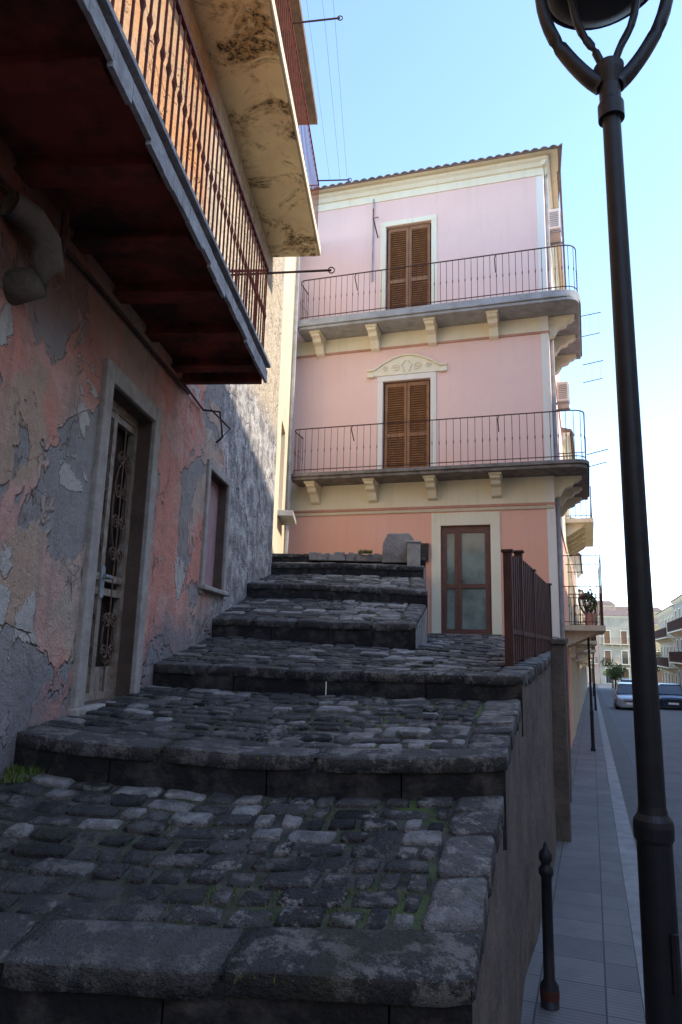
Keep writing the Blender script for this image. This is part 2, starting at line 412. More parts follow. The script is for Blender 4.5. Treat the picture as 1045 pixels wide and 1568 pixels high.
for i,(zb_,zt,nn) in enumerate(((3.65,3.77,.72),(7.26,7.46,.70))):
    path=corner_path(-3.3,nn,2.6,.32 if i==0 else .5)
    poly=[(p.x,p.y) for p in path]+[(C.x,C.y)]
    b=B(); b.prism(poly,zb_+.04,zt); 
    path2=corner_path(-3.27,nn-.04,2.57,.3); b.prism([(p.x,p.y) for p in path2]+[(C.x,C.y)],zb_-.03,zb_+.038)
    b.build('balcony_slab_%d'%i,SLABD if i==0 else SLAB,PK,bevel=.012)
    rp=corner_path(-3.24,nn-.06,2.52,.3)
    railing(rp,zt,1.03,IRON,'balcony_rail_%d'%i,PK,sp=.135 if i else .15,r=.007)
    b=B(); top=zb_-.032
    def corb(G,t):
        pr=[(0,top),(.50,top),(.52,top-.05),(.50,top-.10),(.40,top-.13),(.36,top-.20),(.22,top-.24),(.16,top-.33),(.12,top-.40),(.0,top-.44)]
        b.extr(G,pr,t-.10,t+.10); b.extr(G,[(0,top-.001),(.56,top-.001),(.56,top-.045),(0,top-.045)],t-.13,t+.13)
    for t in (-2.85,-1.5,-.17,1.2): corb(F,t)
    for t in (.2,1.2,2.3): corb(S,t)
    b.build('corbels_%d'%i,CREAM,PK)
def acunit(parent,G,t,n,z,name):
    b=B(); b.box(G,t,t+.75,n,n+.28,z,z+.52); b.build(name+'_case',WHITE,parent,bevel=.015)
    b=B()
    for k in range(8): b.box(G,t-.012,t-.002,n+.04,n+.24,z+.06+k*.05,z+.085+k*.05)
    for k in range(9): b.box(G,t+.06+k*.05,t+.085+k*.05,n+.282,n+.295,z+.05,z+.47)
    b.build(name+'_grille',SLAB,parent)
    b=B(); b.box(G,t+.08,t+.12,0,n+.3,z-.05,z-.005); b.box(G,t+.6,t+.64,0,n+.3,z-.05,z-.005); b.build(name+'_bracket',SLAB,parent)
acunit(PK,S,.9,.05,9.9,'ac_a'); acunit(PK,S,2.9,.05,6.3,'ac_b')
b=B(); b.box(F,-.42,-.26,.02,.14,1.85,2.2); b.extr(F,[(.02,2.2),(.16,2.2),(.02,2.25)],-.43,-.25); b.build('letterbox',BLACK,PK,bevel=.006)
b=B()
for z in (8.3,7.0,4.7):
    p=S(2.4,.7,z); b.tube([p,p+Vector((.55,.1,.18))],.012,5)
    q=S(3.6,.7,z); b.tube([q,q+Vector((.55,.1,.18))],.012,5)
for z in (8.3,4.7):
    p=F(-3.24,.66,z); b.tube([p,p+F(-.35,.3,0)-F(0,0,0)+Vector((0,0,.1))],.01,5)
    for t in (-1.8,1.3): b.tube([F(t,.66,z-.25),F(t,.9,z-.05),F(t+.04,.92,z+.02)],.012,5)
b.tube([F(-1.5,.02,9.75),F(-1.5,.5,9.95),F(-1.5,.5,10.2)],.016,5); b.tube([F(-1.5,.02,10.3),F(-1.5,.5,9.95)],.012,5)
b.build('iron_brackets',IRON,PK)
b=B()
for z in (8.3,7.0):
    p=S(2.4,.7,z)+Vector((.5,.1,.16)); q=S(3.6,.7,z)+Vector((.5,.1,.16)); b.tube([p,q],.004,4); b.tube([p-Vector((.25,.05,.08)),q-Vector((.25,.05,.08))],.004,4)
b.build('side_lines',WIRE,PK)

# ------------------------------------------------------------------ left house
LH=empty('old_plaster_house')
L=frame(-1.97,0,.0837,.9965)
LD=(4.43,5.25,-.40,1.73); LW=(6.94,7.73,.58,1.79)
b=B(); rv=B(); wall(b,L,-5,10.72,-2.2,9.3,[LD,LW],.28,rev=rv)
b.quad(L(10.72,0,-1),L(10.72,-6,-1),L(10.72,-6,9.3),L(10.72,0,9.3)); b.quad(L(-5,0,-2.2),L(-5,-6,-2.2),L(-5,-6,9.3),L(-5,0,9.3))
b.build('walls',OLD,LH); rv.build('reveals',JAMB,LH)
b=B(); b.box(L,-5,10.9,-6,.45,9.32,9.45); b.build('roof',TILE,LH)
b=B()
b.box(L,4.30,4.43,-.02,.035,-.52,1.86); b.box(L,5.25,5.37,-.02,.035,-.42,1.86); b.box(L,4.43,5.25,-.02,.034,1.73,1.859)
b.box(L,6.85,6.94,-.02,.03,.49,1.88); b.box(L,7.73,7.82,-.02,.03,.52,1.88); b.box(L,6.94,7.73,-.02,.029,1.79,1.879)
b.build('stone_frames',FRAME,LH,bevel=.01)
b=B(); b.box(L,4.28,5.40,-.27,.06,-.62,-.405); b.box(L,6.83,7.84,-.2,.07,.53,.58); b.build('thresholds',FRAME,LH,bevel=.012)
b=B(); n=-.16
b.box(L,4.43,4.50,n,n+.05,-.40,1.73); b.box(L,5.19,5.25,n,n+.05,-.4,1.73); b.box(L,4.5,5.19,n,n+.049,1.66,1.73)
b.box(L,4.80,4.86,n,n+.05,-.4,1.66)
for z in (-.4,.32,.42,1.60): b.box(L,4.5,4.80,n+.001,n+.048,z,z+.05); b.box(L,4.86,5.19,n+.001,n+.048,z,z+.05)
b.box(L,4.5,4.80,n+.001,n+.03,-.35,-.18); b.box(L,4.86,5.19,n+.001,n+.03,-.35,-.18)
def scroll(cx,cz,r,sg,sv,turns=1.6):
    return [L(cx+sg*r*(1-.8*k/24)*math.cos(k/24*turns*2*math.pi),n+.055,cz+sv*r*(1-.8*k/24)*math.sin(k/24*turns*2*math.pi)) for k in range(25)]
b.build('door_frame',PALEIRON,LH)
b=B()
for c0 in (4.65,5.02):
    for zc in (-.08,.14,.62,.86,1.10,1.36):
        for sg in (-1,1): b.tube(scroll(c0+sg*.06,zc,.058,sg,1 if zc<.9 else -1),.007,5)
    b.tube([L(c0,n+.05,-.35),L(c0,n+.05,1.6)],.007,5)
    b.tube([L(c0+.12*math.cos(a),n+.05,.98+.34*math.sin(a)) for a in [i*math.pi/12 for i in range(24)]],.007,5,closed=True)
    b.tube([L(c0+.10*math.cos(a),n+.05,.02+.18*math.sin(a)) for a in [i*math.pi/12 for i in range(24)]],.007,5,closed=True)
b.build('door_scrolls',SCR,LH)
b=B(); b.tube([L(4.83,n+.05,.44),L(4.83,n+.12,.44),L(4.72,n+.12,.44)],.014,6); b.box(L,4.80,4.86,n+.051,n+.06,.3,.52); b.build('door_handle',SLAB,LH)
b=B(); b.box(L,4.43,5.25,-.26,-.2,-.4,1.73); b.build('door_back',BACK,LH)
b=B(); b.box(L,6.94,7.73,-.15,-.10,.58,1.79); b.box(L,7.32,7.35,-.099,-.085,.58,1.79); b.build('window_shutter',PURPLE,LH)
for i,(a,z) in enumerate(((1.2,2.52),(7.4,6.03),(4.2,6.03))):
    shutter(L,a,a+1.0,z,z+2.3,.005,'upper_shutter_%d'%i,LH)
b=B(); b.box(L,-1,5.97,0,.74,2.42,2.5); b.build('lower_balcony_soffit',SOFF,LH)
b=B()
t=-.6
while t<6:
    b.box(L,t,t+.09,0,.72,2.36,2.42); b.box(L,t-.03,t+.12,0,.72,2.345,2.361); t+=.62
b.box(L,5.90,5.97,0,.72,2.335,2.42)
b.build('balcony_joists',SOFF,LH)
b=B(); k=0; t=-1
while t<5.9:
    w=U(.12,.3); b.box(L,t,min(t+w,5.97),.742,.765+U(0,.006),2.36+U(-.02,.012),2.46+U(-.003,.003)); t+=w+.003
b.box(L,-1,5.99,.70,.79,2.501,2.53)
b.build('balcony_fascia',FASC,LH)
pts=[L(-1,.73,0),L(5.93,.73,0),L(5.93,0,0)]
railing(pts,2.53,.92,IRONR,'lower_rail',LH,sp=.095,r=.0085,rt=.018)
b=B(); b.box(L,-1,9.62,0,.72,5.88,6.0); b.build('upper_balcony_slab',SOFF2,LH)
b=B(); b.box(L,-1,9.64,.70,.75,5.9,6.03); b.box(L,9.621,9.65,0,.70,5.9,6.03); b.build('upper_fascia',CREAM2,LH)
railing([L(-1,.69,0),L(9.58,.69,0),L(9.58,0,0)],6.03,1.05,IRONR,'upper_rail',LH,sp=.115,r=.007,rt=.014,knob=False)
b=B()
def rod(p,q,ring=True):
    b.tube([p,q],.011,5)
    if ring: b.tube([Vector(q)+Vector((.03*math.cos(a),0,.03*math.sin(a))) for a in [i*math.pi/5 for i in range(10)]],.006,4,closed=True)
rod(L(5.93,.0,3.40),L(5.93,1.33,3.44)); rod(L(6.75,.69,7.08),L(6.75,1.25,7.12)); rod(L(9.5,.69,7.10),L(9.5,1.18,7.1)); rod(L(3.4,.69,7.08),L(3.4,1.25,7.12))
b.tube([L(5.75,.03,2.3),L(6.5,.03,2.28),L(6.5,.2,2.26),L(6.5,.24,2.0),L(6.5,.18,1.94)],.012,5)
b.tube([L(6.45,.12,2.27),L(6.55,.3,2.1),L(6.5,.22,1.98)],.009,5)
b.build('line_rods',IRON,LH)
b=B()
for k in (.2,.38,.5): b.tube([L(3.4,.69+k,7.12),L(6.75,.69+k,7.12),L(9.5,.69+k*.9,7.1)],.0028,4)
b.build('washing_lines',WIRE,LH)
b=B(); b.tube([L(3.02,.05,2.10),L(3.14,.10,2.09),L(3.24,.13,2.03),L(3.27,.14,1.92),L(3.24,.10,1.80),L(3.20,-.04,1.74)],.07,20,radii=[.07,.075,.075,.08,.085,.09]); b.build('flue_elbow',RETW,LH,smooth=True)
b=B(); b.tube([L(0,.03,2.1),L(2.0,.05,2.13),L(3.4,.04,2.2),L(3.9,.03,2.24),L(6.0,.03,2.26)],.014,6); b.tube([L(3.45,.10,2.0),L(3.45,.10,2.36)],.02,6); b.build('cables',IRON,LH)

CH=empty('cream_house')
G=frame(-1.22,10.74,.0,1)
b=B(); ops=[(2.2,3.1,2.6,4.4)]
wall(b,G,0,7,0,9.8,ops,.15); b.quad(G(0,0,0),G(0,-5,0),G(0,-5,9.8),G(0,0,9.8)); b.build('walls',CREAM2,CH)
b=B(); b.box(G,2.2,3.1,-.2,-.12,2.6,4.4); b.build('shutter',SHUT,CH)
b=B(); b.box(G,-.1,7,-5,.12,9.81,9.93); b.build('roof',TILE,CH)
b=B(); b.tube([G(3.9,.06,1.6),G(3.9,.06,9.7)],.045,8); b.build('downpipe',SLAB,CH)
b=B(); b.box(G,2.1,3.2,0,.3,2.45,2.55); b.build('balconette',SLAB,CH)

# ------------------------------------------------------------------ stairs
ST=empty('stone_stairway')
steps=[
 ((-1.95,.75,-1.36),(-.02,.7,-1.36),.05,0,.2),
 ((-1.80,2.32,-.94),(.42,2.2,-.935),.05,.0,.2),
 ((-1.69,3.71,-.475),(.835,3.47,-.503),.13,.03,.175),
 ((-1.52,5.69,-.175),(1.33,5.0,-.168),.05,.01,.165),
 ((-1.38,7.39,.26),(.825,7.3,.25),.03,0,.17),
 ((-1.24,9.0,.79),(1.17,9.0,.745),.0,-.02,.17),
 ((-1.10,10.7,1.26),(1.30,10.5,1.25),.0,-.02,.16),
 ((-1.25,12.2,1.62),(1.55,12.2,1.62),.0,-.02,.15)]
def edge(stp,s,dz=0,off=0):
    l,r=Vector(stp[0]),Vector(stp[1]); p=l.lerp(r,s); k=4*s*(1-s)
    w=.014*mnoise.noise(Vector((s*9,stp[0][1],0)))+.007*mnoise.noise(Vector((s*31,stp[0][1],4)))
    return Vector((p.x,p.y-stp[2]*k+w+off,p.z-stp[3]*k+dz+w*.7))
class Surf:
    def __init__(s,f,bk): s.f=f; s.b=bk
    def __call__(s,u,r): return s.f(u).lerp(s.b(u),r)
surfs=[]
for i in range(len(steps)-1):
    a,c=steps[i],steps[i+1]
    if i==3: cc=((-1.38,7.43,.09),(2.15,7.1,-.06),.0,0,0)
    else: cc=c[:4]+(0,)
    rz=c[4] if i!=3 else 0
    f=(lambda u,a=a: edge(a,u)); bk=(lambda u,c=cc,rz=rz: edge(c,u,-rz,.03 if rz else 0))
    surfs.append(Surf(f,bk))
surfs.append(Surf(lambda u: edge(steps[7],u), lambda u: Vector((-1.25,15.4,1.72)).lerp(Vector((1.75,14.55,1.70)),u)))
surfs.append(Surf(lambda u: Vector((.80,7.24,.02)).lerp(Vector((2.15,7.1,-.06)),u), lambda u: Vector((1.70,14.6,.335)).lerp(Vector((4.40,13.78,.32)),u)))
sv=[];sf=[];stone=[];flat=[]
def block(surf,u0,u1,r0,r1,tone,light,wear,h=.0,rd=.007,side=.09,jit=.010,gap=.008):
    base=len(sv); sd=R()*50
    W=(surf(u1,r0)-surf(u0,r0)).length; D=(surf(u0,r1)-surf(u0,r0)).length
    su=(u1-u0)/W; sr=(r1-r0)/D
    ju=[U(-jit,jit)*su for _ in range(4)]; jr=[U(-jit,jit)*sr for _ in range(4)]
    tiltx=U(-.009,.009); tilty=U(-.009,.009)
    ks=[0,.0,.12,.5,.88,1,1]
    for j in range(7):
        for i in range(7):
            a=ks[i]; c=ks[j]
            ins=gap+(.005 if i in(1,5) else 0); insr=gap+(.005 if j in(1,5) else 0)
            bu=(ju[0]*(1-a)*(1-c)+ju[1]*a*(1-c)+ju[2]*a*c+ju[3]*(1-a)*c)
            br=(jr[0]*(1-a)*(1-c)+jr[1]*a*(1-c)+jr[2]*a*c+jr[3]*(1-a)*c)
            rim=(i in(0,6)) or (j in (0,6)); ring=(i in (1,5)) or (j in (1,5))
            uu=u0+(u1-u0)*a+ins*su*(1-2*a)+bu; rr=r0+(r1-r0)*c+insr*sr*(1-2*c)+br
            if (i in(0,1,5,6)) and (j in(0,1,5,6)):
                uu+= .010*su*(1 if a<.5 else -1); rr+=.010*sr*(1 if c<.5 else -1)
            p=surf(uu,rr)
            wob=.008*mnoise.noise(Vector((p.x*22+sd,p.y*22,8)))
            dz=h+tiltx*(a-.5)+tilty*(c-.5)+.005*mnoise.noise(Vector((p.x*7+sd,p.y*7,0)))+.005*mnoise.noise(Vector((p.x*25+sd,p.y*25,3)))
            if rim: dz=h-side
            elif ring: dz-=rd
            sv.append((p.x+(wob if ring or rim else 0),p.y+(wob if ring or rim else 0),p.z+dz)); stone.append((0,0,.25,1) if rim else (tone,light,wear,1))
    for j in range(6):
        for i in range(6):
            a=base+j*7+i; sf.append((a,a+1,a+8,a+7)); flat.append(i in(0,5) or j in (0,5))
def pave(idx,surf,rowd=.19,bw=.25,kerb=.30,rightcol=.30,lightp=.08):
    D=(surf(.5,1)-surf(.5,0)).length
    W0=(surf(1,.0)-surf(0,.0)).length
    r=0
    if kerb:
        rk=kerb/D; u=0
        while u<1-.001:
            du=U(.45,.85)/W0; u1=u+du
            if 1-u1<.12: u1=1
            block(surf,u,u1,0,rk,U(.5,1),0.14*R(),U(.6,1) if u>.4 else U(.3,.7),h=.004+U(-.003,.003),rd=.007,side=.07,jit=.004,gap=.004); u=u1
        r=rk
    if rightcol:
        rr=r
        while rr<1-.001:
            dr=U(.16,.34)/D; r1=rr+dr
            if 1-r1<.1: r1=1
            wc=rightcol/W0
            block(surf,1-wc,1,rr,r1,U(.5,1),.35*R()**2+(.15 if R()<.5 else 0),U(.6,1),h=.002+U(-.004,.004),side=.10,jit=.006); rr=r1
    nrow=max(1,round((1-r)*D/rowd)); dr=(1-r)/nrow
    for k in range(nrow):
        r0=r+k*dr; r1=r0+dr
        W=(surf(1,r0)-surf(0,r0)).length; end=1-(rightcol/W0 if rightcol else 0)
        u=0; 
        while u<end-.001:
            du=bw*U(.55,1.6)/W; u1=u+du
            if end-u1<.35*bw/W: u1=end
            uc=(u+u1)/2; rc=(r0+r1)/2
            lp=lightp*(1.6 if uc>.55 else .6)
            if idx==1:
                if rc>.84 and uc<.52: lp=.7
                elif rc>.70 and .3<uc<.55: lp=.3
                elif uc>.6 and rc>.55: lp=.22
            if idx==2:
                if rc>.85 and uc<.35: lp=.6
                if .66<uc<.9 and .12<rc<.38: lp=.55
            lt=U(.45,1) if R()<lp else .14*R()
            g_=U(.005,.013)
            block(surf,u,u1,r0,r1,R()**1.2*(.7 if idx<=1 and uc<.5 else 1),lt,U(.3,1) if uc>.5 else U(.05,.65),h=U(-.010,.004),gap=g_); u=u1
pave(0,surfs[0]); pave(1,surfs[1],.125,.16,kerb=.25,rightcol=.22); pave(2,surfs[2],.14,.185,lightp=.12,kerb=.22,rightcol=.24); pave(3,surfs[3],.16,.21,lightp=.25,rightcol=.24,kerb=.22)
for k in (4,5,6): pave(k,surfs[k],.17,.23,kerb=.24,rightcol=.22,lightp=.4)
pave(7,surfs[7],.3,.35,kerb=.3,rightcol=0,lightp=.3); pave(8,surfs[8],.2,.24,kerb=0,rightcol=0,lightp=.35)
me=bpy.data.meshes.new('paving_blocks'); me.from_pydata(sv,[],sf); me.update()
ca=me.color_attributes.new('tone','FLOAT_COLOR','POINT'); ca.data.foreach_set('color',[x for t in stone for x in t])
for p,fl in zip(me.polygons,flat): p.use_smooth=not fl
me.materials.append(BAS); o=bpy.data.objects.new('paving_blocks',me); scene.collection.objects.link(o); o.parent=ST
b=B()
for s_ in surfs:
    nu,nr=30,12
    for i in range(nu):
        for j in range(nr):
            d=Vector((0,0,-.016)); r1=min((j+1)/nr,1); u1=(i+1)/nu*.985; u0=i/nu*.985
            b.quad(s_(u0,.02+j/nr*.98)+d,s_(u1,.02+j/nr*.98)+d,s_(u1,.02+r1*.98)+d,s_(u0,.02+r1*.98)+d)
b.build('mortar_bed',MORT,ST)
b=B()
for k,stp in enumerate(steps):
    u=0
    while u<1:
        u1=min(1,u+U(.22,.38)*.9)
        if 1-u1<.06: u1=1
        g=.0015
        n=6
        for i in range(n):
            ua=u+g+(u1-u-2*g)*i/n; ub=u+g+(u1-u-2*g)*(i+1)/n
            off=.018
            a=edge(stp,ua,-.03,off); c=edge(stp,ub,-.03,off)
            dp=stp[4]+.22
            b.hexa([a+Vector((0,0,-dp)),c+Vector((0,0,-dp)),c+Vector((0,.3,-dp)),a+Vector((0,.3,-dp)),a,c,c+Vector((0,.3,0)),a+Vector((0,.3,0))])
        u=u1
b.build('risers',RISER,ST)
RW=empty('retaining_wall')
def wx(y):
    P=[(.2,-.18),(2.2,.42),(3.47,.835),(5.0,1.33),(7.1,2.15),(13.78,4.40)]
    for (a,xa),(c,xc) in zip(P,P[1:]):
        if y<=c: return xa+(xc-xa)*(y-a)/(c-a)
    return P[-1][1]
tz=[]
for k in (0,1,2,3):
    for r in (.02,.98): q=surfs[k](1,r); tz.append((q.y,q.z))
for r in (.02,.5,1): q=surfs[8](1,r); tz.append((q.y,q.z))
def topz(y):
    for (a,za),(c,zc) in zip(tz,tz[1:]):
        if y<=c: return za+(zc-za)*max(0,(y-a))/max(c-a,1e-4)
    return tz[-1][1]
b=B(); N=160; y0=.7; y1=13.75
for i in range(N):
    a=y0+(y1-y0)*i/N; c=y0+(y1-y0)*(i+1)/N
    for j in range(6):
        def q(y,f):
            zt=min(topz(y-.04),topz(y+.04))-.055; zb=gz(y)-.2; z=zb+(zt-zb)*f
            return Vector((wx(y)-.03+.018*mnoise.noise(Vector((y*1.7,z*1.7,0))),y,z))
        b.quad(q(a,j/6),q(c,j/6),q(c,(j+1)/6),q(a,(j+1)/6))
b.build('wall_face',RETW,RW,smooth=True)
b=B()
def pier(y,z1,n=.14,ln=.35):
    x=wx(y); H=frame(x,y,.33,.944)
    b.box(H,0,ln,-.1,n,gz(y)-.2,z1); b.box(H,-.03,ln+.03,-.12,n+.03,z1,z1+.07)
pier(8.7,.10); pier(11.2,.15); pier(12.8,.2)
b.build('piers',RETW,RW,bevel=.015)
b=B()
for k in (4,5,6,7):
    s_=surfs[k]
    for i in range(6):
        a=s_(1,i/6*.99); c=s_(1,(i+1)/6*.99); d=Vector((-.004,0,-.03))
        a=a+d;c=c+d; b.quad(Vector((a.x,a.y,-.3)),Vector((c.x,c.y,-.3)),c,a)
b.build('cheek_wall',CEM,ST)
MB=empty('masonry_block')
b=B(); H=frame(.72,11.7,.99,-.1)
pr=[(0,1.45),(.56,1.45),(.55,1.88),(.47,1.97),(.1,1.96),(.02,1.80)]
b.extrn(H,pr,-.35,0); b.build('stone_core',CEM,MB,bevel=.02)
b=B(); H2=frame(1.12,11.3,.99,-.1); b.box(H2,0,.22,-.3,0,1.3,1.74); b.box(H2,-.02,.24,-.32,.02,1.742,1.78); b.build('pink_pier',FRAME,MB,bevel=.015)
LWL=empty('low_rubble_wall'); b=B()
for k in range(26):
    x=-.55+k*.05+U(-.01,.01); H3=frame(x,12.05,.99,-.05); z=1.60+U(.0,.07); w=U(.05,.12)
    b.box(H3,0,w,-U(.15,.3),U(-.02,.03),1.5,z)
b.build('stones',CEM,LWL,bevel=.015)
gv=B()
for _ in range(2400):
    if R()<.8: k=random.choice((1,1,2)); u=U(.35,.98)
    else: k=random.choice((2,3,4,5)); u=U(0,1)
    r=U(0,1); p=surfs[k](u,r)
    if mnoise.noise(Vector((p.x*2.2,p.y*2.2,5)))<.12: continue
    for q in range(4):
        a=U(0,6.28); h=U(.004,.012); w=.003; bx=p+Vector((U(-.02,.02),U(-.02,.02),-.02)); d=Vector((math.cos(a),math.sin(a),0))
        i=len(gv.v); t_=Vector((-d.y,d.x,0))*w
        gv.v+=[tuple(bx-t_),tuple(bx+t_),tuple(bx+d*h*.7+Vector((0,0,h+.010)))]; gv.f.append((i,i+1,i+2))
for u0,y0 in ((0.02,.97),(.03,.9),(.01,.95),(.06,.99)):
    p0=surfs[1](u0,y0)
    for q in range(160):
        a=U(0,6.28); rr=U(0,.13); bx=p0+Vector((abs(rr*math.cos(a)),rr*math.sin(a)*.5,-.01)); h=U(.02,.05)
        i=len(gv.v); d=Vector((U(-1,1),U(-1,1),0)).normalized(); t_=Vector((-d.y,d.x,0))*.004
        gv.v+=[tuple(bx-t_),tuple(bx+t_),tuple(bx+d*h*.6+Vector((0,0,h)))]; gv.f.append((i,i+1,i+2))
for q in range(200):
    bx=Vector((.45+U(-.12,.12),11.95+U(-.1,.1),1.64)); h=U(.02,.07); i=len(gv.v); d=Vector((U(-1,1),U(-1,1),0)).normalized(); t_=Vector((-d.y,d.x,0))*.008
    gv.v+=[tuple(bx-t_),tuple(bx+t_),tuple(bx+d*h*.6+Vector((0,0,h)))]; gv.f.append((i,i+1,i+2))
gv.build('grass_tufts',GRASS)

GT=empty('rusty_metal_gate')
b=B(); H=frame(1.46,5.9,.39,.92)
def lz(y): return -.13+.03*(y-5.9)*1.3
segs=[(0,.62,.80,.90),(.66,1.5,.88,.88),(1.56,3.1,.86,.84)]
for a,c,h0,h1 in segs:
    N=int((c-a)/.06)
    for k in range(N):
        t0=a+(c-a)*k/N; t1=a+(c-a)*(k+1)/N; hh=h0+(h1-h0)*(k+.5)/N
        o=.012 if k%2 else 0
        b.box(H,t0,t1,-.01+o,.012+o,lz(5.9+t0)+.04,hh)
for t in (0,.64,1.53,3.12): b.box(H,t-.03,t+.03,-.035,.035,lz(5.9+t)-.1,.93 if t==.64 else .85); b.box(H,t-.045,t+.045,-.05,.05,.85 if t!=.64 else .93,.87 if t!=.64 else .95)
b.box(H,0,3.1,-.025,.03,.15,.19)
b.build('panels',simple('rusty_sheet',(.12,.05,.035),(.065,.03,.025),5,.7,.1),GT)

# ------------------------------------------------------------------ street
def kerbx(y): return .422+.364*y
def strip(name,xl,xr,zo,mat,thick=.0,ys=None,parent=None):
    b=B(); ys=ys or [-12,-6,0,5,15,30,60,100,130,300]
    for a,c in zip(ys,ys[1:]):
        p=[Vector((xl(a),a,gz(a)+zo)),Vector((xr(a),a,gz(a)+zo)),Vector((xr(c),c,gz(c)+zo)),Vector((xl(c),c,gz(c)+zo))]
        if thick: d=Vector((0,0,-thick)); b.hexa([p[0]+d,p[1]+d,p[2]+d,p[3]+d,*p])
        else: b.quad(*p)
    return b.build(name,mat,parent)
b=B(); xs=[-900,-60,-10,0,10,60,200,1200]; ys=[-400,-6,0,30,60,130,400,1600]
for i in range(len(xs)-1):
    for j in range(len(ys)-1):
        b.quad(*[Vector((x,y,gz(y)-.128)) for x,y in ((xs[i],ys[j]),(xs[i+1],ys[j]),(xs[i+1],ys[j+1]),(xs[i],ys[j+1]))])
b.build('ground',GROUND)
strip('sidewalk',lambda y:-.42+.35*y-.8 if y<14 else .422+.364*y-2.6,lambda y:kerbx(y)-.2,0,PAV,.12)
strip('kerb',lambda y:kerbx(y)-.197,lambda y:kerbx(y),.004,KERB,.125)
strip('gutter',lambda y:kerbx(y)+.003,lambda y:kerbx(y)+.45,-.116,GUT)
strip('road',lambda y:kerbx(y)+.452,lambda y:kerbx(y)+6.4,-.120,ROAD)
strip('kerb',lambda y:kerbx(y)+6.403,lambda y:kerbx(y)+6.6,.004,KERB,.125)
strip('sidewalk',lambda y:kerbx(y)+6.603,lambda y:kerbx(y)+8.6,0,PAV,.12)

def townhouse(name,G,t0,t1,z0,z1,mat,floors,cols,bal=(),depth=7,shop=True,det=True):
    E=empty(name); ops=[]
    w=(t1-t0)/cols
    for fi,z in enumerate(floors):
        for c in range(cols):
            tc=t0+w*(c+.5); hh=2.2 if (fi in bal) else 1.6; zz=z if fi in bal else z+.8
            if fi==0 and shop: hh=2.4; zz=z0+.15
            ops.append((tc-.5,tc+.5,zz,min(zz+hh,z1-.5)))
    b=B(); wall(b,G,t0,t1,z0-1,z1,ops,.2)
    b.quad(G(t0,0,z0-1),G(t0,-depth,z0-1),G(t0,-depth,z1),G(t0,0,z1)); b.quad(G(t1,0,z0-1),G(t1,-depth,z0-1),G(t1,-depth,z1),G(t1,0,z1)); b.quad(G(t0,-depth,z0-1),G(t1,-depth,z0-1),G(t1,-depth,z1),G(t0,-depth,z1))
    b.build('walls',mat,E)
    b=B(); g=B()
    for k,o_ in enumerate(ops):
        (b if k%3 else g).box(G,o_[0],o_[1],-.2,-.14,o_[2],o_[3])
        b.box(G,(o_[0]+o_[1])/2-.03,(o_[0]+o_[1])/2+.03,-.139,-.11,o_[2],o_[3])
    b.build('shutters',SHUT,E); g.build('panes',GLASSD,E)
    b=B()
    for o_ in ops:
        b.box(G,o_[0]-.1,o_[0],0,.03,o_[2],o_[3]); b.box(G,o_[1],o_[1]+.1,0,.03,o_[2],o_[3]); b.box(G,o_[0]-.12,o_[1]+.12,0,.05,o_[3]+.001,o_[3]+.12)
    b.extr(G,[(0,z1-.3),(.12,z1-.2),(.25,z1-.05),(.25,z1-.001),(0,z1-.001)],t0,t1)
    b.build('trim',CREAM,E)
    b=B(); b.hexa([G(t0,.35,z1),G(t1,.35,z1),G(t1,-depth,z1),G(t0,-depth,z1),G(t0,.3,z1+.1),G(t1,.3,z1+.1),G(t1,-depth/2,z1+1.2),G(t0,-depth/2,z1+1.2)]); b.build('roof',TILE,E)
    for fi in bal:
        z=floors[fi]; b=B(); b.box(G,t0+.5,t1-.5,0,.85,z-.13,z)
        for c in range(cols*2): 
            tc=t0+.8+c*(t1-t0-1.6)/(cols*2-1); b.extr(G,[(0,z-.131),(.6,z-.131),(.5,z-.25),(.1,z-.5),(0,z-.55)],tc-.08,tc+.08)
        b.build('balcony_slab_%d'%fi,CREAM2,E)
        railing([G(t0+.5,0,0),G(t0+.5,.8,0),G(t1-.5,.8,0),G(t1-.5,0,0)],z,1.0,IRON,'balcony_rail_%d'%fi,E,sp=.16,r=.01,rt=.02,knob=False)
    return E
OCH=plaster('ochre_plaster',(.66,.46,.25),(.56,.37,.19)); WHP=plaster('pale_plaster',(.80,.76,.68),(.70,.66,.57)); GRP=plaster('grey_plaster',(.40,.36,.31),(.3,.27,.23)); SAL=plaster('salmon_plaster',(.60,.38,.28),(.50,.31,.22)); TAN=plaster('tan_plaster',(.52,.43,.31),(.42,.34,.24))
townhouse('cream_townhouse',S,7.52,14,-2.7,6.9,CREAM2,[-2.6,.8,4.2],3,(1,2))
townhouse('salmon_townhouse',S,14.02,22,-2.9,5.2,SAL,[-2.9,.5,3.0],3,(1,))
townhouse('pale_townhouse',S,22.02,31,-3.1,4.9,WHP,[-3.1,.2],3,(1,))
townhouse('grey_townhouse',S,31.02,42,-3.4,3.8,GRP,[-3.4,0],4,(1,))
townhouse('ochre_townhouse',S,42.02,56,-3.6,4.2,OCH,[-3.6,-.2],5,(1,))
townhouse('pale_townhouse',S,56.02,80,-4.1,3.0,TAN,[-4.1,-.7],8,(1,))
O=frame(9.1,0,-.342,-.94)
townhouse('opposite_shade_house',O,-17,8,-2.5,12.3,WHP,[-2.5,1.2,4.8,8.2],6,(1,2,3))  # unseen house opposite, height and span shaped to keep the stairs in shade
townhouse('low_opposite_house',O,8.05,22,-2.2,3.6,CREAM2,[-2.2,.9],4,(1,))
townhouse('low_opposite_house',O,-38,-17.05,-2.9,8.6,OCH,[-2.9,.6,4],5,(1,2))
townhouse('grey_opposite_house',O,-62,-38.05,-3.4,6,SAL,[-3.4,.0],7,(1,))
townhouse('pale_opposite_house',O,-78,-62.05,-4.1,5.6,GRP,[-4.1,-.6,2.4],5,(1,2))
